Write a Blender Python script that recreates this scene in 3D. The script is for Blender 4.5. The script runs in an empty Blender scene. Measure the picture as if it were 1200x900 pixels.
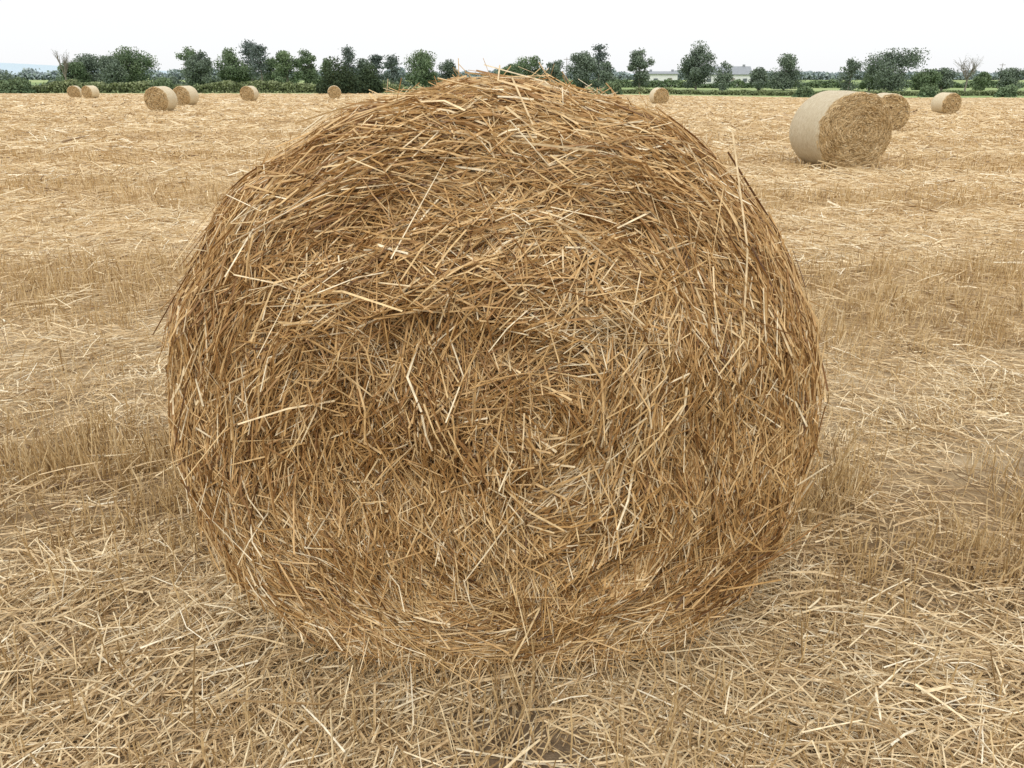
import bpy, math, numpy as np
rng = np.random.default_rng(7)
scene = bpy.context.scene
COL = scene.collection
R_ = math.radians

# ------------------------------------------------------------------ noise
class SN:
    """smooth pseudo noise: a sum of random sines, about -1..1"""
    def __init__(s, seed, dims, freq, n=10, aniso=None):
        r = np.random.default_rng(seed)
        k = r.normal(size=(n, dims)); k /= np.linalg.norm(k, axis=1)[:, None]
        k *= (freq * r.uniform(0.5, 1.9, size=(n, 1)))
        if aniso is not None: k *= np.array(aniso)
        s.k = k; s.p = r.uniform(0, 6.28, n); s.n = n
    def __call__(s, P):
        P = np.asarray(P, dtype=float)
        out = np.zeros(P.shape[:-1])
        for i in range(s.n):
            out += np.sin(P @ s.k[i] + s.p[i])
        return out / math.sqrt(s.n)
def sstep(a,b,x):
    t=np.clip((x-a)/(b-a),0,1); return t*t*(3-2*t)

# ------------------------------------------------------------------ mesh accumulator
class Acc:
    def __init__(s): s.v=[]; s.q=[]; s.m=[]; s.r=[]; s.n=0
    def add(s, V, Q, rnd=0.5, mat=0):
        V=np.asarray(V,float).reshape(-1,3); Q=np.asarray(Q,int).reshape(-1,4)
        s.v.append(V); s.q.append(Q+s.n); s.m.append(np.full(len(Q),mat,dtype=np.int32))
        s.r.append(np.broadcast_to(np.asarray(rnd,float).reshape(-1),(len(V),)))
        s.n+=len(V)
    def box(s, c, d, mat=0):
        c=np.array(c); d=np.array(d)/2
        V=np.array([[x,y,z] for x in(-1,1) for y in(-1,1) for z in(-1,1)])*d+c
        s.add(V,[[0,1,3,2],[4,6,7,5],[0,4,5,1],[2,3,7,6],[0,2,6,4],[1,5,7,3]],0.5,mat)
    def tube(s, pts, radii, sides=7, rnd=0.5, mat=0):
        pts=np.array(pts,float); K=len(pts)
        t=np.gradient(pts,axis=0); t/=np.linalg.norm(t,axis=1)[:,None]
        ref=np.array([0.31,0.9,0.2]); u=np.cross(t,ref); u/=np.linalg.norm(u,axis=1)[:,None]; w=np.cross(t,u)
        a=np.arange(sides)*2*math.pi/sides
        V=pts[:,None,:]+np.array(radii)[:,None,None]*(u[:,None,:]*np.cos(a)[None,:,None]+w[:,None,:]*np.sin(a)[None,:,None])
        Q=[]
        for k in range(K-1):
            for j in range(sides):
                j2=(j+1)%sides
                Q.append([k*sides+j,k*sides+j2,(k+1)*sides+j2,(k+1)*sides+j])
        s.add(V,Q,rnd,mat)
    def build(s, name, mats, smooth=False, link=True):
        V=np.concatenate(s.v).astype(np.float32); Q=np.concatenate(s.q).astype(np.int32)
        me=bpy.data.meshes.new(name)
        me.vertices.add(len(V)); me.vertices.foreach_set("co",V.ravel())
        me.loops.add(Q.size); me.loops.foreach_set("vertex_index",Q.ravel())
        me.polygons.add(len(Q)); me.polygons.foreach_set("loop_start",np.arange(0,Q.size,4,dtype=np.int32))
        me.update(calc_edges=True)
        for m in mats: me.materials.append(m)
        me.polygons.foreach_set("material_index",np.concatenate(s.m))
        me.polygons.foreach_set("use_smooth",np.full(len(Q),smooth))
        at=me.attributes.new("rnd",'FLOAT','POINT'); at.data.foreach_set("value",np.concatenate(s.r).astype(np.float32))
        me.update()
        ob=bpy.data.objects.new(name,me)
        if link: COL.objects.link(ob)
        return ob

def straws(acc, P, width, rnd, flat=1.0, sides=3, mat=0, taper=0.7):
    """P (N,K,3) centre lines -> thin tubes"""
    N,K,_=P.shape
    t=np.gradient(P,axis=1); t/=np.linalg.norm(t,axis=2,keepdims=True)+1e-9
    ref=rng.normal(size=(N,1,3)); u=np.cross(t,np.broadcast_to(ref,t.shape)); u/=np.linalg.norm(u,axis=2,keepdims=True)+1e-9
    w=np.cross(t,u)
    a=np.arange(sides)*2*math.pi/sides
    wd=np.asarray(width)[:,None]*0.5*np.linspace(1,taper,K)[None,:]
    fl=np.broadcast_to(np.asarray(flat),(N,))
    V=P[:,:,None,:]+wd[:,:,None,None]*(u[:,:,None,:]*np.cos(a)[None,None,:,None]+fl[:,None,None,None]*w[:,:,None,:]*np.sin(a)[None,None,:,None])
    base=[]
    for k in range(K-1):
        for j in range(sides):
            j2=(j+1)%sides
            base.append([k*sides+j,k*sides+j2,(k+1)*sides+j2,(k+1)*sides+j])
    Q=np.array(base)[None]+(np.arange(N)*K*sides)[:,None,None]
    acc.add(V.reshape(-1,3),Q.reshape(-1,4),np.repeat(rnd,K*sides),mat)
def lw(n,sig): return np.minimum(rng.lognormal(0,sig,n),1.75)

# ------------------------------------------------------------------ materials
def newmat(name):
    m=bpy.data.materials.new(name); m.use_nodes=True; nt=m.node_tree
    return m,nt,nt.nodes["Principled BSDF"]
def ramp(nt,stops):
    n=nt.nodes.new("ShaderNodeValToRGB"); e=n.color_ramp.elements
    while len(e)<len(stops): e.new(0.5)
    for i,(p,c) in enumerate(stops): e[i].position=p; e[i].color=(*c,1)
    return n
def attr(nt,name):
    n=nt.nodes.new("ShaderNodeAttribute"); n.attribute_name=name; return n
def noise_tex(nt,scale,detail=4,rough=0.6,mapping=None):
    tc=nt.nodes.new("ShaderNodeTexCoord"); n=nt.nodes.new("ShaderNodeTexNoise")
    n.inputs["Scale"].default_value=scale; n.inputs["Detail"].default_value=detail; n.inputs["Roughness"].default_value=rough
    mp=nt.nodes.new("ShaderNodeMapping")
    if mapping: mp.inputs["Scale"].default_value=mapping[0]; mp.inputs["Rotation"].default_value=mapping[1]
    nt.links.new(tc.outputs["Object"],mp.inputs["Vector"]); nt.links.new(mp.outputs[0],n.inputs["Vector"])
    return n
def mixc(nt,fac,a,b,mode='MIX'):
    n=nt.nodes.new("ShaderNodeMix"); n.data_type='RGBA'; n.blend_type=mode
    for sock,val in ((n.inputs[0],fac),(n.inputs[6],a),(n.inputs[7],b)):
        if hasattr(val,"is_output"): nt.links.new(val,sock)
        elif isinstance(val,tuple): sock.default_value=(*val,1)
        else: sock.default_value=val
    return n.outputs[2]

def straw_mat(name,stops):
    m,nt,b=newmat(name)
    r=ramp(nt,stops); a=attr(nt,"rnd"); nt.links.new(a.outputs["Fac"],r.inputs[0])
    n=noise_tex(nt,60,2); r2=ramp(nt,[(0.3,(0.72,0.69,0.64)),(0.7,(1.10,1.1,1.10))])
    nt.links.new(n.outputs[0],r2.inputs[0])
    c=mixc(nt,1.0,r.outputs[0],r2.outputs[0],'MULTIPLY')
    nt.links.new(c,b.inputs["Base Color"]); b.inputs["Roughness"].default_value=0.5
    b.inputs["Specular IOR Level"].default_value=0.45
    return m
M_BALE=straw_mat("bale_straw",[(0.0,(0.12,0.052,0.015)),(0.2,(0.33,0.168,0.053)),(0.5,(0.57,0.355,0.140)),(0.78,(0.76,0.56,0.29)),(1.0,(0.90,0.78,0.55))])
M_BALEF=straw_mat("distant_bale_straw",[(0.0,(0.34,0.22,0.10)),(0.3,(0.54,0.38,0.18)),(0.6,(0.69,0.51,0.27)),(1.0,(0.82,0.68,0.43))])
M_LIT=straw_mat("litter_straw",[(0.0,(0.20,0.12,0.055)),(0.25,(0.49,0.335,0.165)),(0.55,(0.72,0.55,0.315)),(0.8,(0.85,0.71,0.46)),(1.0,(0.93,0.85,0.66))])
M_STUB=straw_mat("stubble_straw",[(0.0,(0.27,0.17,0.075)),(0.4,(0.55,0.385,0.18)),(0.8,(0.73,0.555,0.30)),(1.0,(0.85,0.71,0.46))])

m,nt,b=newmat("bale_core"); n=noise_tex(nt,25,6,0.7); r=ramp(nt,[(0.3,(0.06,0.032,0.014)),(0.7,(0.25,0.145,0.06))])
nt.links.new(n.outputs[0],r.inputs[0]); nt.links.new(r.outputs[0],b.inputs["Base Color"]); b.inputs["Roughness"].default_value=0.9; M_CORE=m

m,nt,b=newmat("net_wrap_film"); n=noise_tex(nt,12,8,0.85,mapping=((0.7,9,1.2),(0,0,0))); r=ramp(nt,[(0.36,(0.40,0.29,0.14)),(0.48,(0.62,0.51,0.32)),(0.58,(0.76,0.68,0.51)),(0.72,(0.84,0.80,0.68))])
nt.links.new(n.outputs[0],r.inputs[0]); nt.links.new(r.outputs[0],b.inputs["Base Color"]); b.inputs["Roughness"].default_value=0.6
bp=nt.nodes.new("ShaderNodeBump"); bp.inputs["Strength"].default_value=0.9; bp.inputs["Distance"].default_value=0.03
nt.links.new(n.outputs[0],bp.inputs["Height"]); nt.links.new(bp.outputs[0],b.inputs["Normal"]); M_NET=m

def leaf_mat(name,stops):
    m,nt,b=newmat(name); r=ramp(nt,stops); a=attr(nt,"rnd"); nt.links.new(a.outputs["Fac"],r.inputs[0])
    nt.links.new(r.outputs[0],b.inputs["Base Color"]); b.inputs["Roughness"].default_value=0.85
    b.inputs["Specular IOR Level"].default_value=0.1; return m
M_LEAF=leaf_mat("hazy_leaf_green",[(0,(0.12,0.155,0.125)),(0.5,(0.165,0.21,0.155)),(1,(0.23,0.28,0.20))])  # leaf green with distance haze mixed into the colour
M_LEAF2=leaf_mat("fresh_leaf_green",[(0,(0.10,0.15,0.085)),(0.5,(0.165,0.225,0.125)),(1,(0.25,0.315,0.18))])
M_DARK=leaf_mat("dark_bush_green",[(0,(0.028,0.045,0.026)),(0.5,(0.055,0.080,0.042)),(1,(0.11,0.15,0.075))])
M_PINE=leaf_mat("hazy_needle_green",[(0,(0.10,0.13,0.12)),(0.5,(0.14,0.175,0.155)),(1,(0.19,0.23,0.20))])  # needle colour lightened and greyed to paint in aerial haze
M_HEDGE=leaf_mat("hedge_green",[(0,(0.10,0.125,0.060)),(0.5,(0.20,0.235,0.12)),(1,(0.32,0.35,0.19))])
M_FARW=leaf_mat("far_wood_haze",[(0,(0.25,0.31,0.32)),(1,(0.40,0.46,0.45))])  # pale blue-grey: the haze of distance is painted into this foliage
m,nt,b=newmat("bark"); n=noise_tex(nt,6,5); r=ramp(nt,[(0.3,(0.14,0.125,0.105)),(0.7,(0.27,0.24,0.20))]); nt.links.new(n.outputs[0],r.inputs[0]); nt.links.new(r.outputs[0],b.inputs["Base Color"]); M_BARK=m
def plain(name,c,rough=0.7,var=0.15):
    m,nt,b=newmat(name); n=noise_tex(nt,2,5); r=ramp(nt,[(0.3,tuple(x*(1-var) for x in c)),(0.7,tuple(min(1,x*(1+var)) for x in c))])
    nt.links.new(n.outputs[0],r.inputs[0]); nt.links.new(r.outputs[0],b.inputs["Base Color"]); b.inputs["Roughness"].default_value=rough; return m
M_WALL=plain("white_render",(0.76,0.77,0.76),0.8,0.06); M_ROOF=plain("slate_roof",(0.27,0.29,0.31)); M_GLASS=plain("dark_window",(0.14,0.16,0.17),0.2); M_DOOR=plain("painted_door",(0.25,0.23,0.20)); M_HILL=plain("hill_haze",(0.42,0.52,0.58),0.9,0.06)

# ------------------------------------------------------------------ terrain
t_und=SN(3,2,0.5); t_fine=SN(4,2,7.0,14); t_micro=SN(5,2,26.0,14)
def terr(x,y):
    x=np.asarray(x,float); y=np.asarray(y,float)
    z=np.interp(y,[5,150,300,1000,4000],[0,-1.6,-0.65,-0.2,0.0])
    lat=np.clip(x-4,0,45)*np.clip((y-8)/20,0,1)*np.interp(y,[0,150,280],[1,0.8,0])
    z=z-0.018*lat
    P=np.stack([x,y],-1)
    near=np.clip(1-np.hypot(x,y)/30,0,1)
    z=z+0.02*t_und(P)*np.clip(y/6-0.6,0,1)*(y<150)+near*(0.010*t_fine(P)+0.005*t_micro(P))
    return z
s_w=SN(11,2,0.9); s_w2=SN(14,2,2.6)
def strip(x,y):
    """1 where standing stubble shows, 0 where loose straw swaths lie"""
    P=np.stack([x,y],-1)
    yy=y+0.06*x+(0.17*s_w(P)+0.06*s_w2(P))*np.clip(y/4,0.5,2.5)
    c=np.array([2.40,5.1,10.2,15.5,22,30,40,54,72,95,125]); w=np.array([0.55,1.20,1.3,1.7,2.3,3,4,5,7,9,10])
    o=np.zeros_like(yy)
    for a,b_ in zip(c,w): o=np.maximum(o,np.clip(1.9*(1-np.abs(yy-a)/b_),0,1))
    return o*np.clip(1.2-y/60,0.55,1)
s_soil=SN(12,2,5.0,12); s_soil2=SN(13,2,1.6,8)
def soil(x,y):
    P=np.stack([x,y],-1)
    return np.clip(-0.68+1.0*s_soil(P)+0.65*s_soil2(P),0,1)*np.clip(1.4-y/4,0,1)

# ground sheet
u=np.linspace(-1,1,361)
X,Y=np.meshgrid(2500*np.sinh(7.6*u)/math.sinh(7.6),np.concatenate([np.linspace(-6,0.8,12)[:-1],0.8*np.exp(np.linspace(0,math.log(4000/0.8),560))])); Z=terr(X,Y)
ny,nx=X.shape; idx=np.arange(nx*ny).reshape(ny,nx)
Q=np.stack([idx[:-1,:-1],idx[:-1,1:],idx[1:,1:],idx[1:,:-1]],-1).reshape(-1,4)
g=Acc(); g.add(np.stack([X,Y,Z],-1),Q,0.5)
m,nt,b=newmat("stubble_ground"); L=nt.links
ast=attr(nt,"strip"); aso=attr(nt,"soil"); afi=attr(nt,"field")
n1=noise_tex(nt,1.0,8,0.72,mapping=((30,60,1),(0,0,0.1)))
r1=ramp(nt,[(0.28,(0.38,0.28,0.155)),(0.42,(0.59,0.455,0.27)),(0.58,(0.72,0.58,0.38)),(0.75,(0.85,0.73,0.53))]); L.new(n1.outputs[0],r1.inputs[0])
n1b=noise_tex(nt,1.0,8,0.72,mapping=((45,28,1),(0,0,0.0)))
r2=ramp(nt,[(0.28,(0.28,0.19,0.09)),(0.46,(0.48,0.34,0.175)),(0.60,(0.62,0.46,0.26)),(0.78,(0.76,0.61,0.39))]); L.new(n1b.outputs[0],r2.inputs[0])
c=mixc(nt,ast.outputs["Fac"],r1.outputs[0],r2.outputs[0])
n3=noise_tex(nt,1.0,7,0.66,mapping=((0.07,0.9,1),(0,0,0.05))); r3=ramp(nt,[(0.35,(0.80,0.77,0.72)),(0.65,(1.08,1.08,1.08))]); L.new(n3.outputs[0],r3.inputs[0])
c=mixc(nt,1.0,c,r3.outputs[0],'MULTIPLY')
n3b=noise_tex(nt,1.0,6,0.75,mapping=((0.9,3.2,1),(0,0,0.05))); r3b=ramp(nt,[(0.38,(0.82,0.79,0.74)),(0.62,(1.07,1.07,1.07))]); L.new(n3b.outputs[0],r3b.inputs[0])
c=mixc(nt,1.0,c,r3b.outputs[0],'MULTIPLY')
n4=noise_tex(nt,18,8,0.7); r4=ramp(nt,[(0.3,(0.11,0.078,0.05)),(0.7,(0.30,0.225,0.145))]); L.new(n4.outputs[0],r4.inputs[0])
c=mixc(nt,aso.outputs["Fac"],c,r4.outputs[0])
n5=noise_tex(nt,1.0,4,0.6,mapping=((0.008,0.025,1),(0,0,0.2))); r5=ramp(nt,[(0.35,(0.20,0.27,0.11)),(0.5,(0.28,0.36,0.15)),(0.62,(0.38,0.42,0.20)),(0.7,(0.25,0.34,0.14))]); L.new(n5.outputs[0],r5.inputs[0])
c=mixc(nt,afi.outputs["Fac"],r5.outputs[0],c)
L.new(c,b.inputs["Base Color"]); b.inputs["Roughness"].default_value=0.9; b.inputs["Specular IOR Level"].default_value=0.15
bp=nt.nodes.new("ShaderNodeBump"); bp.inputs["Strength"].default_value=0.6; bp.inputs["Distance"].default_value=0.02
L.new(n1.outputs[0],bp.inputs["Height"]); L.new(bp.outputs[0],b.inputs["Normal"])
ground=g.build("ground",[m],smooth=True)
nearfar=np.clip(Y/7-0.1,0.0,1)
for nm,val in (("strip",strip(X,Y)),("soil",np.maximum(soil(X,Y),0.66*(1-nearfar))),("field",(Y<141+2*np.sin(X*0.05)).astype(float))):
    at=ground.data.attributes.new(nm,'FLOAT','POINT'); at.data.foreach_set("value",val.astype(np.float32).ravel())
ground["kind"]="structure"; ground["label"]="harvested stubble field with green pasture beyond"; ground["category"]="field"

# ------------------------------------------------------------------ bales
def make_bale(R,rc,L,kx,kz,nface,nside,width,lum,K=3,seed=1,core_res=(150,70),hero=False):
    """axis along Y, front face at y=0, centred x=z=0; returns (point function, Acc)"""
    Rf=R-rc; q=rc*math.pi/2; bul=0.05*R
    hn=SN(seed+20,3,5.0/R*0.7,12); hn2=SN(seed+21,3,16.0/R*0.7,14); sp=SN(seed+22,2,3.0/R,6); sp2=SN(seed+24,2,9.0/R,8); sp3=SN(seed+25,2,28.0/R,10)
    def rho_of(s):
        a=np.clip((s-Rf)/rc,0,math.pi/2); return np.where(s<Rf,s,Rf+rc*np.sin(a))
    def pt(px,pz,off):
        s=np.hypot(px,pz)+1e-9; ph=np.arctan2(pz,px)
        a=np.clip((s-Rf)/rc,0,math.pi/2)
        rho=rho_of(s)
        yy=np.where(s<Rf,-bul*(1-(s/Rf)**2),rc*(1-np.cos(a)))+np.clip(s-Rf-q,0,None)
        nr=np.where(s<Rf,0,np.sin(a)); nyy=np.where(s<Rf,-1,-np.cos(a))
        B=np.stack([rho*np.cos(ph),yy,rho*np.sin(ph)],-1)
        facew=np.clip((Rf+q*0.6-s)/0.1,0,1)
        if hero:
            h=lum*(0.40*hn(B)+0.75*hn2(B))
            PP=np.stack([px,pz],-1)
            wob=0.022*sp(PP)+0.016*sp2(PP)+0.008*sp3(PP)
            up=np.sin(ph)
            # coil layers: small saw-tooth steps, each coil's edge standing proud
            fr=((s+wob)/0.105+ph/(2*math.pi)*1.0)%1.0
            h=h+facew*0.030*(fr**1.7-0.35)*sstep(0.08,0.2,s)*(0.8+0.5*sp2(PP))
            zl=0.26+0.06*np.cos(px*5)+0.03*sp2(PP)+0.012*sp3(PP)
            ledw=sstep(-0.38,-0.12,px)*sstep(0.34,0.05,px)
            lip=sstep(zl-0.022,zl+0.018,pz)*sstep(zl+0.17,zl+0.05,pz)*ledw
            led=sstep(0.50,0.46,s+wob)*sstep(0.0,0.6,up)
            led3=sstep(0.47,0.44,s+wob)*sstep(0.1,0.9,np.cos(ph-0.1))
            h=h+facew*(0.032*led+0.036*lip+0.018*led3)
            low=sstep(-0.5,-0.85,up)*sstep(0.42,0.5,s)
            h=h*(1-0.55*low)
        else:
            h=lum*(0.9*hn(B)+0.7*hn2(B))
            h=h+facew*lum*0.3*np.sin(2*math.pi*rho/(0.13*R/0.7)+ph+1.3*sp(np.stack([px,pz],-1)))
        h=h*np.where(s>Rf+q*0.5,0.55,1.0)
        d=off+h
        r2=rho+nr*d; y2=yy+nyy*d
        if hero:
            s2=np.sin(2*ph)**2
            r2=r2*(1+np.where(np.sin(ph)>0,0.026,0.000)*s2*sstep(0.2,0.55,rho))
        x=r2*np.cos(ph)*kx; z=r2*np.sin(ph)*kz
        if hero:
            z=np.where(z>0,z*1.102,z)
            y2=y2+0.05*sstep(0.25,0.7,z)
            x=x*(1+0.035*sstep(-0.1,-0.5,z))
            fl=-0.605
            y2=y2+0.04*sstep(-0.5,-0.64,z)*(s<R+0.2)
        else: fl=-(R*kz)*0.975
        z=np.where(z<fl,fl+0.10*(z-fl),z)
        return np.stack([x,y2,z],-1)
    acc=Acc()
    na,nr_=core_res
    smax=Rf+q+(L-rc)
    ss=np.linspace(0.002,smax,nr_); ph=np.linspace(0,2*math.pi,na,endpoint=False)
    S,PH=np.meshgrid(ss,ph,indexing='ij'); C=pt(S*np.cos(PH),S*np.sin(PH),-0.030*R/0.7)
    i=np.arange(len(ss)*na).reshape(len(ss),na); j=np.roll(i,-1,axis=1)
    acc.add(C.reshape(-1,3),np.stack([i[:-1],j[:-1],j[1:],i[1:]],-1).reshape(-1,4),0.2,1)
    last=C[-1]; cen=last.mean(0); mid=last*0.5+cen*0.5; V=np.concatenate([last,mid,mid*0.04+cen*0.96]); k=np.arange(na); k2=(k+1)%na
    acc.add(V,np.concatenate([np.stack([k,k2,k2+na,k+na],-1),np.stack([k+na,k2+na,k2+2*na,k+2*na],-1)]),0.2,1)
    dirn=SN(seed+30,2,8.0/R*0.7,10); coln=SN(seed+31,2,9.0/R*0.7,10); coln2=SN(seed+32,2,26/R*0.7,10)
    def emit(px,pz,ang_j,length,wd,strayp,off,absang=None,cshift=0.0):
        N=len(px); s=np.hypot(px,pz); ph=np.arctan2(pz,px)
        rel=np.clip(s/Rf,0,1)
        if absang is None:
            coh=dirn(np.stack([px,pz],-1))*(1.0-0.82*rel**1.7)
            a=ph+math.pi/2+coh*0.7+ang_j
        else: a=absang+ang_j
        dx,dz=np.cos(a),np.sin(a)
        corr=np.where(s>Rf,s/np.maximum(rho_of(s),0.01),1.0)
        tx,tz=-np.sin(ph),np.cos(ph); dt=dx*tx+dz*tz
        dx=dx+(corr-1)*dt*tx; dz=dz+(corr-1)*dt*tz
        t=np.linspace(-0.5,0.5,K)[None,:]*length[:,None]
        # a straw wound into a coil follows the coil; some are kinked or broken
        curv=np.clip(length**2/(8*np.maximum(s,0.15)),0,0.03)*(dt**2)*np.sign(dt)
        bend=(rng.normal(0,0.22,N)*(rng.random(N)<0.6))[:,None]*(np.abs(t)*2-length[:,None]*0.5)+curv[:,None]*(t/length[:,None]*2)**2
        PX=px[:,None]+dx[:,None]*t-dz[:,None]*bend; PZ=pz[:,None]+dz[:,None]*t+dx[:,None]*bend
        tilt=rng.normal(0,0.10,N); rimtop=(s>Rf+q*0.5)
        st=rng.random(N)<strayp; tilt=np.where(st,rng.uniform(0.15,0.5,N),tilt)*np.where(rimtop,0.6,1.0)
        u_=t/length[:,None]
        lift=np.where(st[:,None],np.clip(u_+0.3,0,None)*tilt[:,None]*length[:,None],tilt[:,None]*t)
        P=pt(PX,PZ,off[:,None]+lift)
        cn=0.49+0.07*coln(np.stack([px,pz],-1))+0.06*coln2(np.stack([px,pz],-1))+cshift
        if hero: cn=cn+0.10*sstep(-0.25,-0.6,pz)+0.05*sstep(0.35,0.6,pz)
        rnd=np.clip(cn+rng.normal(0,0.23,N)+np.where(rng.random(N)<0.06,0.3,0),0,1)
        flat=np.where(rng.random(N)<0.5,0.25,0.9)
        straws(acc,P,wd*np.where(flat<0.5,1.2,0.95),rnd,flat,3,0,0.8)
    def sampl(n,s0,s1):
        s=np.sqrt(rng.uniform(s0**2,s1**2,n)); p=rng.uniform(-math.pi,math.pi,n); return s*np.cos(p),s*np.sin(p)
    sc=R/0.7
    n1=nface//2; px,pz=sampl(n1,0.0,Rf+q)
    rel=np.clip(np.hypot(px,pz)/Rf,0,1)
    lens=lambda n: (rng.gamma(2.0,0.024,n)*sc+0.014)
    emit(px,pz,rng.normal(0,1,n1)*(0.82-0.54*rel),lens(n1),width*lw(n1,0.36),0.07,rng.uniform(-0.024,0.010,n1))
    nc=n1//8; cx,cz=sampl(nc,0.0,Rf+q); crel=np.clip(np.hypot(cx,cz)/Rf,0,1)
    ca=rng.normal(0,1,nc)*(0.62-0.44*crel); co=rng.uniform(-0.018,0.013,nc); cl=rng.gamma(5,0.017,nc)*sc
    rep=lambda a:np.repeat(a,8)
    nn=nc*8
    emit(rep(cx)+rng.normal(0,0.018,nn)*sc,rep(cz)+rng.normal(0,0.018,nn)*sc,rep(ca)+rng.normal(0,0.24,nn),rep(cl)*rng.uniform(0.4,1.4,nn)+0.014,width*lw(nn,0.34),0.05,rep(co)+rng.normal(0,0.005,nn))
    if nside:
        s=rng.uniform(Rf+q*0.6,smax,nside); p=rng.uniform(-math.pi,math.pi,nside)
        emit(s*np.cos(p),s*np.sin(p),rng.normal(0,0.28,nside),lens(nside)*1.2,width*lw(nside,0.3),0.04,rng.uniform(-0.022,0.006,nside))
    if hero:
        n=9000; s=rng.uniform(0.36,Rf+q*0.9,n); p=rng.uniform(-0.8,math.pi+0.8,n)
        emit(s*np.cos(p),s*np.sin(p),rng.normal(0,0.16,n),rng.gamma(6,0.021,n)+0.02,width*0.9*lw(n,0.25),0.03,rng.uniform(-0.010,0.008,n))
        n=16000; s=rng.uniform(0.32,Rf+q*0.9,n); p=-math.pi/2+rng.normal(0,0.65,n)
        emit(s*np.cos(p),s*np.sin(p),rng.normal(0,0.26,n),rng.gamma(4,0.013,n)+0.012,width*0.8*lw(n,0.25),0.01,rng.uniform(-0.008,0.004,n),cshift=0.06)
        # loose straw on the proud coil across the upper part
        n=1700; lx=rng.uniform(-0.36,0.32,n); lz=0.30+0.05*np.cos(lx*5)+rng.normal(0.01,0.06,n)
        emit(lx,lz,rng.normal(0,0.65,n),rng.gamma(5,0.015,n)+0.02,width*lw(n,0.3),0.22,rng.uniform(-0.01,0.018,n),absang=np.where(rng.random(n)<0.5,-2.75,-0.4)*np.ones(n),cshift=0.08)
        for (tx,tz,n,sx,sz,an,js,of) in ((-0.04,-0.03,900,0.05,0.06,-1.45,0.42,0.042),(0.0,-0.17,300,0.05,0.06,-1.5,0.3,0.030),(0.27,0.10,420,0.045,0.10,-1.62,0.28,0.028),(0.08,-0.32,220,0.035,0.06,-1.5,0.28,0.020),(-0.42,0.16,240,0.05,0.05,-2.2,0.45,0.018),(-0.13,0.24,220,0.09,0.03,-1.3,0.55,0.024),(-0.50,0.02,260,0.04,0.10,-1.7,0.35,0.014),(0.50,-0.02,300,0.03,0.12,-1.5,0.25,0.012),(-0.28,0.34,200,0.08,0.03,-2.6,0.5,0.02)):
            emit(tx+rng.normal(0,sx,n),tz+rng.normal(0,sz,n),rng.normal(0,js,n),rng.gamma(6,0.012,n)+0.02,width*1.0*lw(n,0.3),0.14,of*rng.uniform(0.1,1.1,n),absang=np.full(n,an),cshift=0.11)
    return pt,acc

pt,acc=make_bale(0.690,0.16,1.18,1.055,1.0,82000,15000,0.0034,0.014,seed=1,core_res=(260,150),hero=True)
# messy ends standing off the rim, mostly over the top and one flank
N=1000; ph=np.where(rng.random(N)<0.6,rng.uniform(0.6,math.pi*0.85,N),rng.uniform(-0.5,math.pi+0.7,N)); s=rng.uniform(0.60,0.90,N)
base=pt(s*np.cos(ph),s*np.sin(ph),np.full(N,-0.008))
tang=np.stack([-np.sin(ph),0*ph,np.cos(ph)],-1)*np.where(rng.random(N)<0.5,1,-1)[:,None]
out=np.stack([np.cos(ph),-rng.uniform(0.0,0.6,N),np.sin(ph)],-1)*rng.uniform(0.05,0.75,N)[:,None]+tang*0.9+rng.normal(0,0.25,(N,3))
out/=np.linalg.norm(out,axis=1)[:,None]; ln=rng.uniform(0.02,0.08,N)
t=np.linspace(0,1,3); P=base[:,None,:]+out[:,None,:]*(t[None,:,None]*ln[:,None,None]); P[:,2]+=rng.normal(0,0.008,(N,3))
straws(acc,P,np.full(N,0.0032),rng.uniform(0.35,1,N),0.6)
# ragged ends hanging down from the foot of the face
N=900; ph=-math.pi/2+rng.normal(0,0.42,N); s=rng.uniform(0.48,0.66,N)
base=pt(s*np.cos(ph),s*np.sin(ph),np.full(N,0.0))
out=np.stack([rng.normal(0,0.6,N),-rng.uniform(0.1,0.7,N),-rng.uniform(0.2,1.0,N)],-1); out/=np.linalg.norm(out,axis=1)[:,None]; ln=rng.uniform(0.03,0.10,N)
P=base[:,None,:]+out[:,None,:]*(t[None,:,None]*ln[:,None,None]); P[...,2]=np.maximum(P[...,2],-0.60+0.03*rng.random((N,1)))
straws(acc,P,np.full(N,0.0032),rng.uniform(0.35,1,N),0.6)
def stem(a,b,w,r):
    a=np.array(a,float);b=np.array(b,float); t=np.linspace(0,1,4)[:,None]; straws(acc,(a+(b-a)*t)[None],np.array([w]),np.array([r]),0.8)
stem((0.57,0.0,-0.13),(0.75,0.04,-0.02),0.005,1.0); stem((-0.60,-0.02,0.15),(-0.602,-0.03,0.215),0.006,1.0)
BX,BY,BZ=-0.042,1.485,0.612
main=acc.build("round_bale",[M_BALE,M_CORE]); main.location=(BX,BY,BZ)
GRP="round bales left on the stubble field"
main["label"]="big round golden straw bale with shaggy coiled face on stubble"; main["category"]="bale"; main["group"]=GRP

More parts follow.
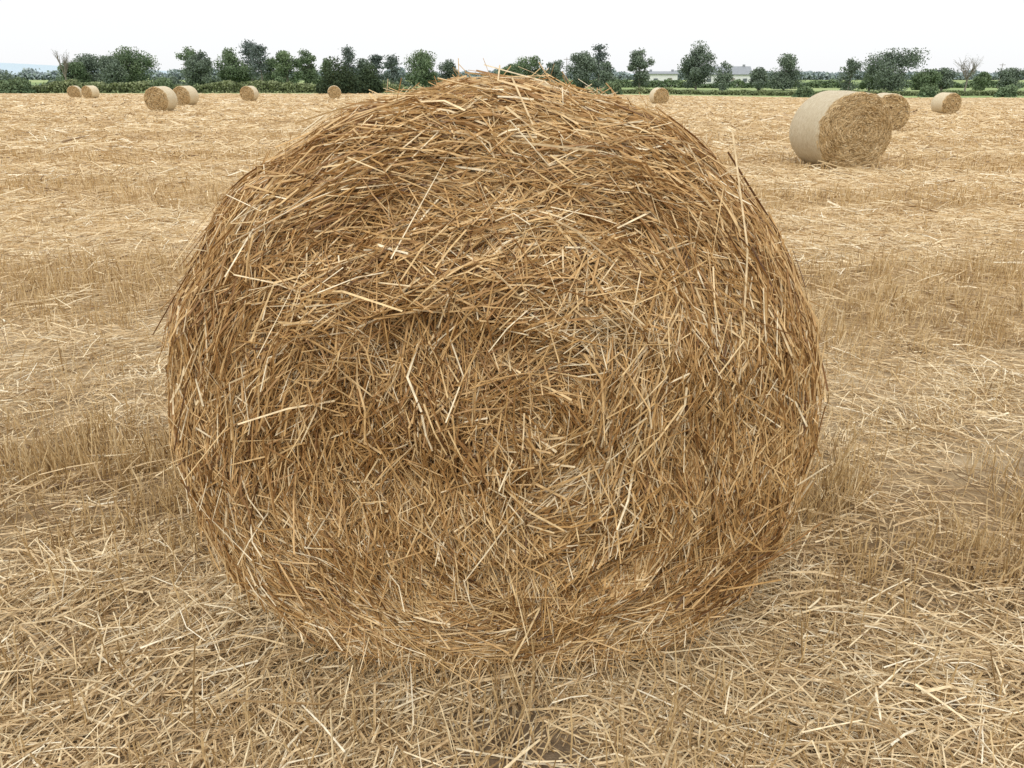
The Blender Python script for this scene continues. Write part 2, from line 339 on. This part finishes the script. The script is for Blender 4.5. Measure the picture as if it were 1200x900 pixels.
def net_acc(R,L,rc,kx,kz,seed):
    a=Acc(); na=72; ysn=np.linspace(rc*0.55,L+0.01,14); nz=SN(seed,3,7,10)
    ph=np.linspace(0,2*math.pi,na,endpoint=False); Yg,PH=np.meshgrid(ysn,ph,indexing='ij')
    r=R*np.ones_like(PH)+0.022-0.03*np.clip(1-(Yg-rc*0.55)/0.06,0,1)**2-0.03*np.clip((Yg-L+0.08)/0.09,0,1)**2
    P=np.stack([r*np.cos(PH)*kx,Yg,r*np.sin(PH)*kz],-1); h=0.012*nz(P); P[...,0]*=1+h; P[...,2]*=1+h
    fl=-R*kz*0.975; P[...,2]=np.where(P[...,2]<fl,fl+0.2*(P[...,2]-fl),P[...,2])
    i=np.arange(14*na).reshape(14,na); j=np.roll(i,-1,axis=1)
    a.add(P,np.stack([i[:-1],j[:-1],j[1:],i[1:]],-1).reshape(-1,4),0.5); return a
def put_bale(roll,net,x,y,yaw,R,label,first=False):
    e=bpy.data.objects.new("round_bale",None); COL.objects.link(e); e.empty_display_size=0.3
    for src in (roll,net):
        o=src if first else src.copy()
        COL.objects.link(o); o.parent=e; o.location=(0,-0.6,R*0.975)
    e.location=(x,y,float(terr(x,y))-0.01); e.rotation_euler=(0,0,yaw)
    e["label"]=label; e["category"]="bale"; e["group"]=GRP
_,a2=make_bale(0.64,0.09,1.2,1.03,1.0,14000,0,0.0075,0.014,K=3,seed=5,core_res=(90,50))
rollA=a2.build("straw_roll",[M_BALEF,M_CORE],link=False); netA=net_acc(0.64,1.2,0.09,1.03,1.0,50).build("net_wrap",[M_NET],smooth=True,link=False)
put_bale(rollA,netA,5.85,14.4,R_(6),0.64,"round straw bale wrapped in pale net, straw end showing",True)
_,a3=make_bale(0.64,0.09,1.2,1.03,1.0,4500,0,0.015,0.012,K=3,seed=8,core_res=(60,40))
rollB=a3.build("straw_roll",[M_BALEF,M_CORE],link=False); netB=net_acc(0.64,1.2,0.09,1.03,1.0,51).build("net_wrap",[M_NET],smooth=True,link=False)
far=[(13.3,29.0,R_(-8)),(27.9,52.5,R_(8)),(12.2,68,R_(10)),(-19.3,45.0,R_(-4)),(-22.7,57,R_(-10)),(-24,75,R_(-5)),(-18.6,86,R_(12)),(-49.5,93,R_(15)),(-46.2,90,R_(-15))]
for i,(x,y,w) in enumerate(far):
    put_bale(rollB,netB,x,y,w,0.64,"small distant round straw bale on the cut field" if i else "round straw bale standing behind a netted bale",i==0)

# ------------------------------------------------------------------ litter and stubble
def outside_bale(x,y):
    return ~((np.abs(x-BX)<0.42)&(y>BY+0.24)&(y<BY+1.1))
lit=Acc(); N=270000
D=np.exp(rng.uniform(math.log(0.95),math.log(138),N)); x=rng.uniform(-1,1,N)*(0.76*D+0.9)
cl=SN(60,2,6.5,12)
dens=(1-0.60*strip(x,D))*(1-0.80*np.clip(1.4*soil(x,D),0,1))*(0.85+0.22*cl(np.stack([x,D],-1)))
k=(rng.random(N)<np.clip(dens,0.08,1))&outside_bale(x,D); x=x[k]; D=D[k]
# extra straw shed round the foot of the bale
n=8500; xe=BX+rng.normal(0,0.45,n); ye=BY+rng.uniform(-0.04,0.26,n)+0.42*np.clip(np.abs(xe-BX)-0.26,0,1)**1.1; x=np.concatenate([x,xe]); D=np.concatenate([D,ye]); N=len(x)
sc=np.maximum(1,D/3.4)
sw=SN(61,2,1.6,8); PD=np.stack([x,D],-1)
az=sw(PD)*1.1+rng.normal(0,0.95,N)
ln=(rng.gamma(2.6,0.036,N)+0.030)*np.minimum(sc**0.65,3.5); tilt=rng.normal(0,0.18,N)
K=3; t=np.linspace(-0.5,0.5,K)[None,:]*ln[:,None]
bend=(rng.normal(0,0.22,N)*(rng.random(N)<0.4))[:,None]*(np.abs(t)*2/ln[:,None])**2*ln[:,None]*0.5
px=x[:,None]+np.cos(az)[:,None]*t-np.sin(az)[:,None]*bend; py=D[:,None]+np.sin(az)[:,None]*t+np.cos(az)[:,None]*bend
cz=terr(x,D)+0.004+np.minimum(rng.exponential(0.015,N)*(1+0.9*np.clip(cl(PD),-0.5,2)),0.10)+0.03*strip(x,D)*rng.random(N)*(D<9)
cz[-n:]+=rng.uniform(0,0.085,n)*np.exp(-((xe-BX)/0.55)**2)*np.clip((ye-BY)/0.12,0,1)
pz=cz[:,None]+np.clip(tilt[:,None]*t,-0.02,0.2)-0.012*(np.abs(t)/ln[:,None]*2)**2*rng.random(N)[:,None]
wd=0.0038*lw(N,0.34)*np.minimum(sc**0.95,14)*np.where(rng.random(N)<0.08,1.4,1)
rnd=np.clip(rng.normal(0.57,0.21,N)-0.14*strip(x,D)+0.06*cl(PD),0,1)
straws(lit,np.stack([px,py,pz],-1),wd,rnd,np.where(rng.random(N)<0.45,0.3,0.9),3,0,0.8)
lo=lit.build("loose_straw",[M_LIT]); lo["kind"]="stuff"; lo["label"]="loose cut straw scattered over the stubble"; lo["category"]="straw"

stb=Acc(); N=260000
D=np.exp(rng.uniform(math.log(0.95),math.log(130),N)); x=rng.uniform(-1,1,N)*(0.76*D+0.9)
ca,sa=math.cos(0.06),math.sin(0.06); rowsp=0.13*np.where(D>8,2,1)*np.where(D>20,2,1)
v=D*ca+x*sa; v=np.round(v/rowsp)*rowsp+rng.normal(0,0.020,N)*np.maximum(1,D/6); D2=(v-x*sa)/ca
tuft=SN(70,2,13.0,12)(np.stack([x,D2],-1)); tuft2=SN(71,2,3.0,10)(np.stack([x,D2],-1))
k=(rng.random(N)<np.clip((0.10+0.90*strip(x,D2))*(0.55+0.45*tuft+0.25*tuft2),0.015,1))&outside_bale(x,D2)&(D2>0.9); x=x[k]; D2=D2[k]; tuft=tuft[k]; N=len(x)
sc=np.maximum(1,D2/3.5); h=rng.gamma(6,0.0145,N)*np.clip(1+0.2*tuft,0.6,1.4)*np.clip(1-0.013*D2,0.35,1)+0.012
az2=rng.uniform(0,6.28,N); le=np.abs(rng.normal(0,0.32,N))*h
b0=np.stack([x,D2,terr(x,D2)-0.005],-1); tp=b0+np.stack([le*np.cos(az2),le*np.sin(az2),h],-1); md=(b0+tp)/2+rng.normal(0,0.005,(N,3))
straws(stb,np.stack([b0,md,tp],1),0.0040*lw(N,0.25)*np.minimum(sc**0.85,10),np.clip(rng.normal(0.54,0.24,N),0,1),0.7,3,0,0.85)
so=stb.build("standing_stubble",[M_STUB]); so["kind"]="stuff"; so["label"]="short cut cereal stubble standing in rows"; so["category"]="stubble"

# ------------------------------------------------------------------ trees
def leaves(acc,C,size,rnd):
    N=len(C); a=rng.normal(size=(N,3)); a/=np.linalg.norm(a,axis=1)[:,None]
    r=rng.normal(size=(N,3)); b_=np.cross(a,r); b_/=np.linalg.norm(b_,axis=1)[:,None]
    a=a*size[:,None]*0.5; b_=b_*size[:,None]*0.35
    V=np.stack([C-a,C-b_+a*0.15,C+a,C+b_-a*0.1],1)
    acc.add(V.reshape(-1,3),np.arange(4*N).reshape(-1,4),np.repeat(rnd,4))
def limb(acc,a,b,r0,r1,wob=0.15):
    a=np.array(a,float); b=np.array(b,float); t=np.linspace(0,1,5)[:,None]
    p=a+(b-a)*t; p[1:-1]+=rng.normal(0,wob,(3,3)); acc.tube(p,np.linspace(r0,r1,5),6)
def tree(x,y,H,W,kind,label):
    e=bpy.data.objects.new({"pine":"pine_tree","bare":"bare_tree"}.get(kind,"tree"),None); COL.objects.link(e)
    tr=Acc(); cr=Acc(); 
    if kind=="pine":
        limb(tr,(0,0,-0.3),(0.1,0,H*0.93),0.22,0.04,0.06)
        nb=28; lz=rng.uniform(0.22,1.0,nb)**0.8; th=rng.uniform(0,6.28,nb); rr=(1.08-lz)**0.6*W*0.5*rng.uniform(0.3,1.1,nb)
        cs=np.stack([rr*np.cos(th),rr*np.sin(th),lz*H*0.97],-1); cs=np.concatenate([cs,[[0.1,0,H*0.97]]])
        n=2400; i=rng.integers(0,len(cs),n)
        C=cs[i]+rng.normal(0,1,(n,3))*np.array([0.17*W,0.17*W,0.032*H])
        leaves(cr,C,rng.uniform(0.2,0.5,n),np.clip(rng.normal(0.45,0.15,n),0,1)); mt=M_PINE
        for q in cs[::3]: limb(tr,(0,0,q[2]-0.3),q,0.06,0.02,0.04)
    elif kind=="bare":
        limb(tr,(0,0,-0.3),(0,0,H*0.45),0.2,0.12,0.05); tips=[]
        for _ in range(13):
            th=rng.uniform(0,6.28); q=np.array([math.cos(th)*W*0.28,math.sin(th)*W*0.28,H*rng.uniform(0.6,0.85)])*rng.uniform(0.8,1.05)
            limb(tr,(0,0,H*rng.uniform(0.25,0.45)),q,0.09,0.04,0.12)
            for _ in range(6):
                e2=q+np.array([rng.normal(0,W*0.16),rng.normal(0,W*0.16),rng.uniform(0.05,0.22)*H]); limb(tr,q*rng.uniform(0.7,1),e2,0.035,0.015,0.08); tips.append(e2)
        n=120; C=np.array(tips)[rng.integers(0,len(tips),n)]+rng.normal(0,0.25,(n,3)); leaves(cr,C,rng.uniform(0.1,0.2,n),rng.random(n)); mt=M_LEAF
    else:
        sparse=kind=="sparse"
        limb(tr,(0,0,-0.3),(rng.normal(0,0.2),0,H*0.55),0.28,0.14,0.06)
        nl=26; n=(6500 if not sparse else 2600)
        if W>7: n=int(n*1.6)
        cz=H*0.54; cs=[]; sk=rng.uniform(-0.12,0.12)
        for i in range(nl):
            th=rng.uniform(0,6.28); rad=rng.uniform(0.1,0.74); zz=rng.uniform(-1.1,0.76)
            f=math.sqrt(max(0.2,1-zz*zz*0.85)) if zz>0 else 1.0
            cs.append([math.cos(th)*rad*f*W/2+sk*W*zz*0.5,math.sin(th)*rad*f*W/2,cz+zz*H*0.38])
        cs.append([sk*W*0.3,0,H*0.84]); cs=np.array(cs)
        for q in cs[::4]: limb(tr,(0,0,H*0.35),q,0.09,0.03,0.15)
        i=rng.integers(0,len(cs),n); lr=rng.uniform(0.15,0.25,len(cs))*W
        d=rng.normal(size=(n,3)); d/=np.linalg.norm(d,axis=1)[:,None]
        C=cs[i]+d*(lr[i]*rng.uniform(0.2,1.0,n))[:,None]*np.array([1,1,0.85]); C[:,2]=np.clip(C[:,2],0.4,H+rng.normal(0,0.1,n))
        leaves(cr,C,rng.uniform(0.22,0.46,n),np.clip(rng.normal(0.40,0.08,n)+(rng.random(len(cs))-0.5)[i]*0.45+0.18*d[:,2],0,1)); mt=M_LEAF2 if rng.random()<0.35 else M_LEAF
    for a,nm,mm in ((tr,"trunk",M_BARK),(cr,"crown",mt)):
        o=a.build(nm,[mm]); o.parent=e
    e.location=(x,y,float(terr(x,y))); e["label"]=label; e["category"]="tree"; e["group"]="trees along the far field boundary"
LBL={"round":"broad leafy deciduous tree in the far hedgerow","pine":"dark ragged conifer on the far boundary","bare":"bare grey leafless tree in the far hedge","sparse":"thin open-crowned tree in the far hedgerow"}
T=[(80,60,15,'bare'),(90,74,36,'round'),(112,64,46,'round'),(130,67,40,'round'),(157,56,56,'round'),(226,51,28,'sparse'),(240,58,36,'round'),(276,55,44,'round'),(297,50,20,'pine'),(308,55,20,'pine'),(322,66,30,'round'),(338,57,34,'round'),(361,56,28,'round'),(384,66,24,'sparse'),(410,57,17,'pine'),(428,68,24,'round'),(443,66,16,'pine'),(461,66,15,'pine'),(495,60,44,'round'),(528,70,26,'round'),(600,74,26,'round'),(625,66,42,'round'),(650,70,26,'round'),(684,60,38,'round'),(701,54,18,'pine'),(712,70,22,'sparse'),(749,55,28,'round'),(815,48,42,'round'),(846,70,26,'sparse'),(888,79,22,'round'),(918,64,42,'round'),(993,66,28,'sparse'),(1018,76,26,'round'),(1043,58,62,'round'),(1082,82,32,'round'),(1103,80,30,'round'),(1130,65,30,'bare'),(1148,84,19,'round'),(1180,80,30,'round')]
for i,(c,ty,w,kd) in enumerate(T):
    Dt=172+((i*37)%11)*1.6; zt=float(terr((c-600)*0.18,Dt)); Zt=Dt*0.928+(1.4-zt)*0.373
    H=(Dt*math.tan(math.atan((450-ty)/900)-R_(21.9))+1.4-zt)*1.02
    tree((c-600)/900*Zt,Dt,H,w/900*Zt*1.12,kd,LBL[kd])
def hedge(name,x0,x1,y0,y1,h,dens,mat,size,label,cat,depth=1.6,kind=None,hv=0.35,seed=1,cut=None):
    a=Acc(); Lh=x1-x0; n=int(Lh*dens); nz=SN(seed,1,0.25,8); nz2=SN(seed+1,1,1.3,8)
    u=rng.random(n); x=x0+u*Lh; y=y0+u*(y1-y0)+rng.normal(0,depth*0.4,n)
    hh=h*np.clip(1+hv*nz(x[:,None])+hv*0.5*nz2(x[:,None]),0.25,2.4)
    if cut is not None: hh=hh*sstep(cut-0.5,cut+0.4,nz(x[:,None]))
    k=hh>0.25; x,y,hh=x[k],y[k],hh[k]; n=len(x)
    zz=rng.random(n)**0.7*hh
    C=np.stack([x,y,terr(x,y)+zz],-1)
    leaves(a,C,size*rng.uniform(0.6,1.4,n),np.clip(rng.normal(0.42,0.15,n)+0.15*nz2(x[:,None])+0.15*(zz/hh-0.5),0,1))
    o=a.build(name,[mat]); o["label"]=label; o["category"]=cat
    if kind: o["kind"]=kind
hedge("hedge",-125,-20,150,152,1.6,260,M_HEDGE,0.42,"rough overgrown green hedge along the field edge","hedge",2.5,hv=0.22,seed=81)
hedge("hedge",-20,130,154,156,0.8,180,M_HEDGE,0.34,"low trimmed green hedge along the field edge","hedge",1.2,hv=0.30,seed=83)
hedge("hedge",5,190,206,212,1.5,130,M_LEAF2,0.5,"distant dark hedge between pasture fields","hedge",1.5,hv=0.30,seed=85)
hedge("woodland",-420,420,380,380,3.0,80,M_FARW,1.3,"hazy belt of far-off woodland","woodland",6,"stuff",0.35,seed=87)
hedge("woodland",-150,5,200,208,2.2,120,M_LEAF,0.6,"low belt of trees and scrub behind the field","woodland",4,"stuff",0.45,seed=89,cut=-0.2)
def bush(x,y,H,W,label,mat=M_LEAF):
    a=Acc(); n=int(1500*max(1,W/3)); d=rng.normal(size=(n,3)); d/=np.linalg.norm(d,axis=1)[:,None]; d[:,2]=np.abs(d[:,2])
    k=1+0.13*np.sin(d[:,0]*5+x)+0.08*np.sin(d[:,2]*9+y)
    C=d*np.array([W/2,W/2,H*0.95])*(rng.uniform(0.45,1.0,n)*k)[:,None]
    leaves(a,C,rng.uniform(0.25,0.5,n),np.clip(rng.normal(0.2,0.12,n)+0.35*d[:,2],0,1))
    o=a.build("bush",[mat]); o.location=(x,y,float(terr(x,y))); o["label"]=label; o["category"]="bush"; o["group"]="bushes at the field edge"
bush(-29.0,138,5.3,8.6,"large dark green bush standing at the field edge",M_DARK); bush(-25.0,143,4.6,6.0,"rounded dark green bush at the field edge",M_DARK)
for bx,bw,bh in ((18,3.5,2.6),(52,4,1.9),(74,3,2.0),(-88,6,2.8),(-62,5,2.6),(88,3.5,2.2)): bush(bx,146,bh,bw,"small green bush beside the field hedge",M_LEAF2)

# ------------------------------------------------------------------ far houses
def house(x,y,w,dp,hw,hr,yaw,label):
    e=bpy.data.objects.new("farmhouse",None); COL.objects.link(e)
    def part(a,nm,mt,par=e):
        o=a.build(nm,mt); o.parent=par; return o
    a=Acc(); a.box((0,0,hw/2),(w,dp,hw))
    for sx in (-1,1): a.add([[sx*w/2,-dp/2,hw],[sx*w/2,0,hw],[sx*w/2,dp/2,hw],[sx*w/2,0,hw+hr-0.05]],[[0,1,2,3]])
    part(a,"wall",[M_WALL])
    a=Acc(); 
    for sy in (-1,1):
        A=np.array([[-w/2-0.3,sy*(dp/2+0.35),hw-0.1],[w/2+0.3,sy*(dp/2+0.35),hw-0.1],[w/2+0.3,0,hw+hr],[-w/2-0.3,0,hw+hr]]); B=A+np.array([0,0,0.15])
        a.add(np.concatenate([A,B]),[[0,1,2,3],[4,5,6,7],[0,1,5,4],[1,2,6,5],[3,0,4,7]])
    rf=part(a,"roof",[M_ROOF])
    for cx in (-w*0.38,w*0.38):
        a=Acc(); a.box((cx,0,hw+hr+0.2),(0.6,0.6,0.8)); part(a,"chimney",[M_ROOF],rf)
    n=int(w//3)
    for i in range(n):
        wx=-w/2+(i+0.5)*w/n
        a=Acc()
        if i==n//2: a.box((wx,-dp/2-0.03,1.05),(0.95,0.08,2.1)); part(a,"door",[M_DOOR])
        else: a.box((wx,-dp/2-0.03,1.5),(1.1,0.08,0.9)); part(a,"window",[M_GLASS])
    e.location=(x,y,float(terr(x,y))); e.rotation_euler=(0,0,yaw); e["label"]=label; e["category"]="house"; e["group"]="farm buildings beyond the field"
house(40.6,225,7.8,5,3.1,0.5,0.02,"low white farm building behind a hedge")
house(58.4,227,12.8,6.5,3.0,1.9,-0.05,"white bungalow with dark grey pitched roof")
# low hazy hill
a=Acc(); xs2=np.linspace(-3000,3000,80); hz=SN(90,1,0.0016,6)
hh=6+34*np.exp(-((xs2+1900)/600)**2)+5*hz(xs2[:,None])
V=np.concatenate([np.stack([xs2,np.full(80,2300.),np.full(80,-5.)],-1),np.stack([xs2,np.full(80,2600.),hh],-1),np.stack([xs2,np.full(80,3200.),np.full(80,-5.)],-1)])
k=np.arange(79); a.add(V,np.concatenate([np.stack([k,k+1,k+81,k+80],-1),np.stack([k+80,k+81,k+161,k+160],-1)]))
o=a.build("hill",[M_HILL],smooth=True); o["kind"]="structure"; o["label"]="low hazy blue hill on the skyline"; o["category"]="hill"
for px_,py_,ph_ in ((12.5,190,6.6),(-79,200,5.5),(118,200,5.8)):
    a=Acc(); limb(a,(0,0,-0.3),(0,0,ph_),0.09,0.06,0.0); a.box((0,0,ph_-0.4),(1.4,0.1,0.1))
    o=a.build("utility_pole",[M_BARK]); o.location=(px_,py_,float(terr(px_,py_))); o["label"]="thin wooden utility pole with crossarm"; o["category"]="pole"; o["group"]="utility poles"

# ------------------------------------------------------------------ light, sky, camera
w=bpy.data.worlds.new("World"); scene.world=w; w.use_nodes=True; nt=w.node_tree; nt.nodes.clear(); L=nt.links
out=nt.nodes.new("ShaderNodeOutputWorld"); sky=nt.nodes.new("ShaderNodeTexSky"); sky.sky_type='NISHITA'; sky.sun_disc=False
EL=R_(52); sky.sun_elevation=EL
b1=nt.nodes.new("ShaderNodeBackground"); b1.inputs[1].default_value=0.08; L.new(sky.outputs[0],b1.inputs[0])
tc=nt.nodes.new("ShaderNodeTexCoord"); sp=nt.nodes.new("ShaderNodeSeparateXYZ"); L.new(tc.outputs["Generated"],sp.inputs[0])
cr=ramp(nt,[(0.0,(0.97,0.98,1.0)),(0.25,(1.0,1.0,1.0)),(1.0,(1.0,1.0,1.0))]); L.new(sp.outputs[2],cr.inputs[0])
mr=nt.nodes.new("ShaderNodeMapRange"); mr.inputs[3].default_value=1.08; mr.inputs[4].default_value=1.6; L.new(sp.outputs[2],mr.inputs[0])
b2=nt.nodes.new("ShaderNodeBackground"); L.new(cr.outputs[0],b2.inputs[0]); L.new(mr.outputs[0],b2.inputs[1])
mx=nt.nodes.new("ShaderNodeMixShader"); mx.inputs[0].default_value=0.88; L.new(b1.outputs[0],mx.inputs[1]); L.new(b2.outputs[0],mx.inputs[2]); L.new(mx.outputs[0],out.inputs[0])
sd=bpy.data.lights.new("sun",'SUN'); sd.energy=1.2; sd.angle=R_(14); sd.color=(1.0,0.965,0.90)
so_=bpy.data.objects.new("sun",sd); COL.objects.link(so_)
from mathutils import Vector
dv=Vector((-0.28*math.cos(EL),-0.96*math.cos(EL),math.sin(EL)))  # towards the sun: behind-left of the viewer
so_.rotation_euler=dv.to_track_quat('Z','Y').to_euler()
sky.sun_rotation=math.atan2(dv.x,dv.y)
cam=bpy.data.cameras.new("camera"); cam.sensor_width=36; cam.lens=27; cam.clip_end=9000; cam.clip_start=0.05
co=bpy.data.objects.new("camera",cam); COL.objects.link(co); co.location=(0,0,1.4); co.rotation_euler=(R_(68.1),0,0); scene.camera=co
scene.view_settings.view_transform='Standard'; scene.view_settings.look='None'; scene.view_settings.exposure=0
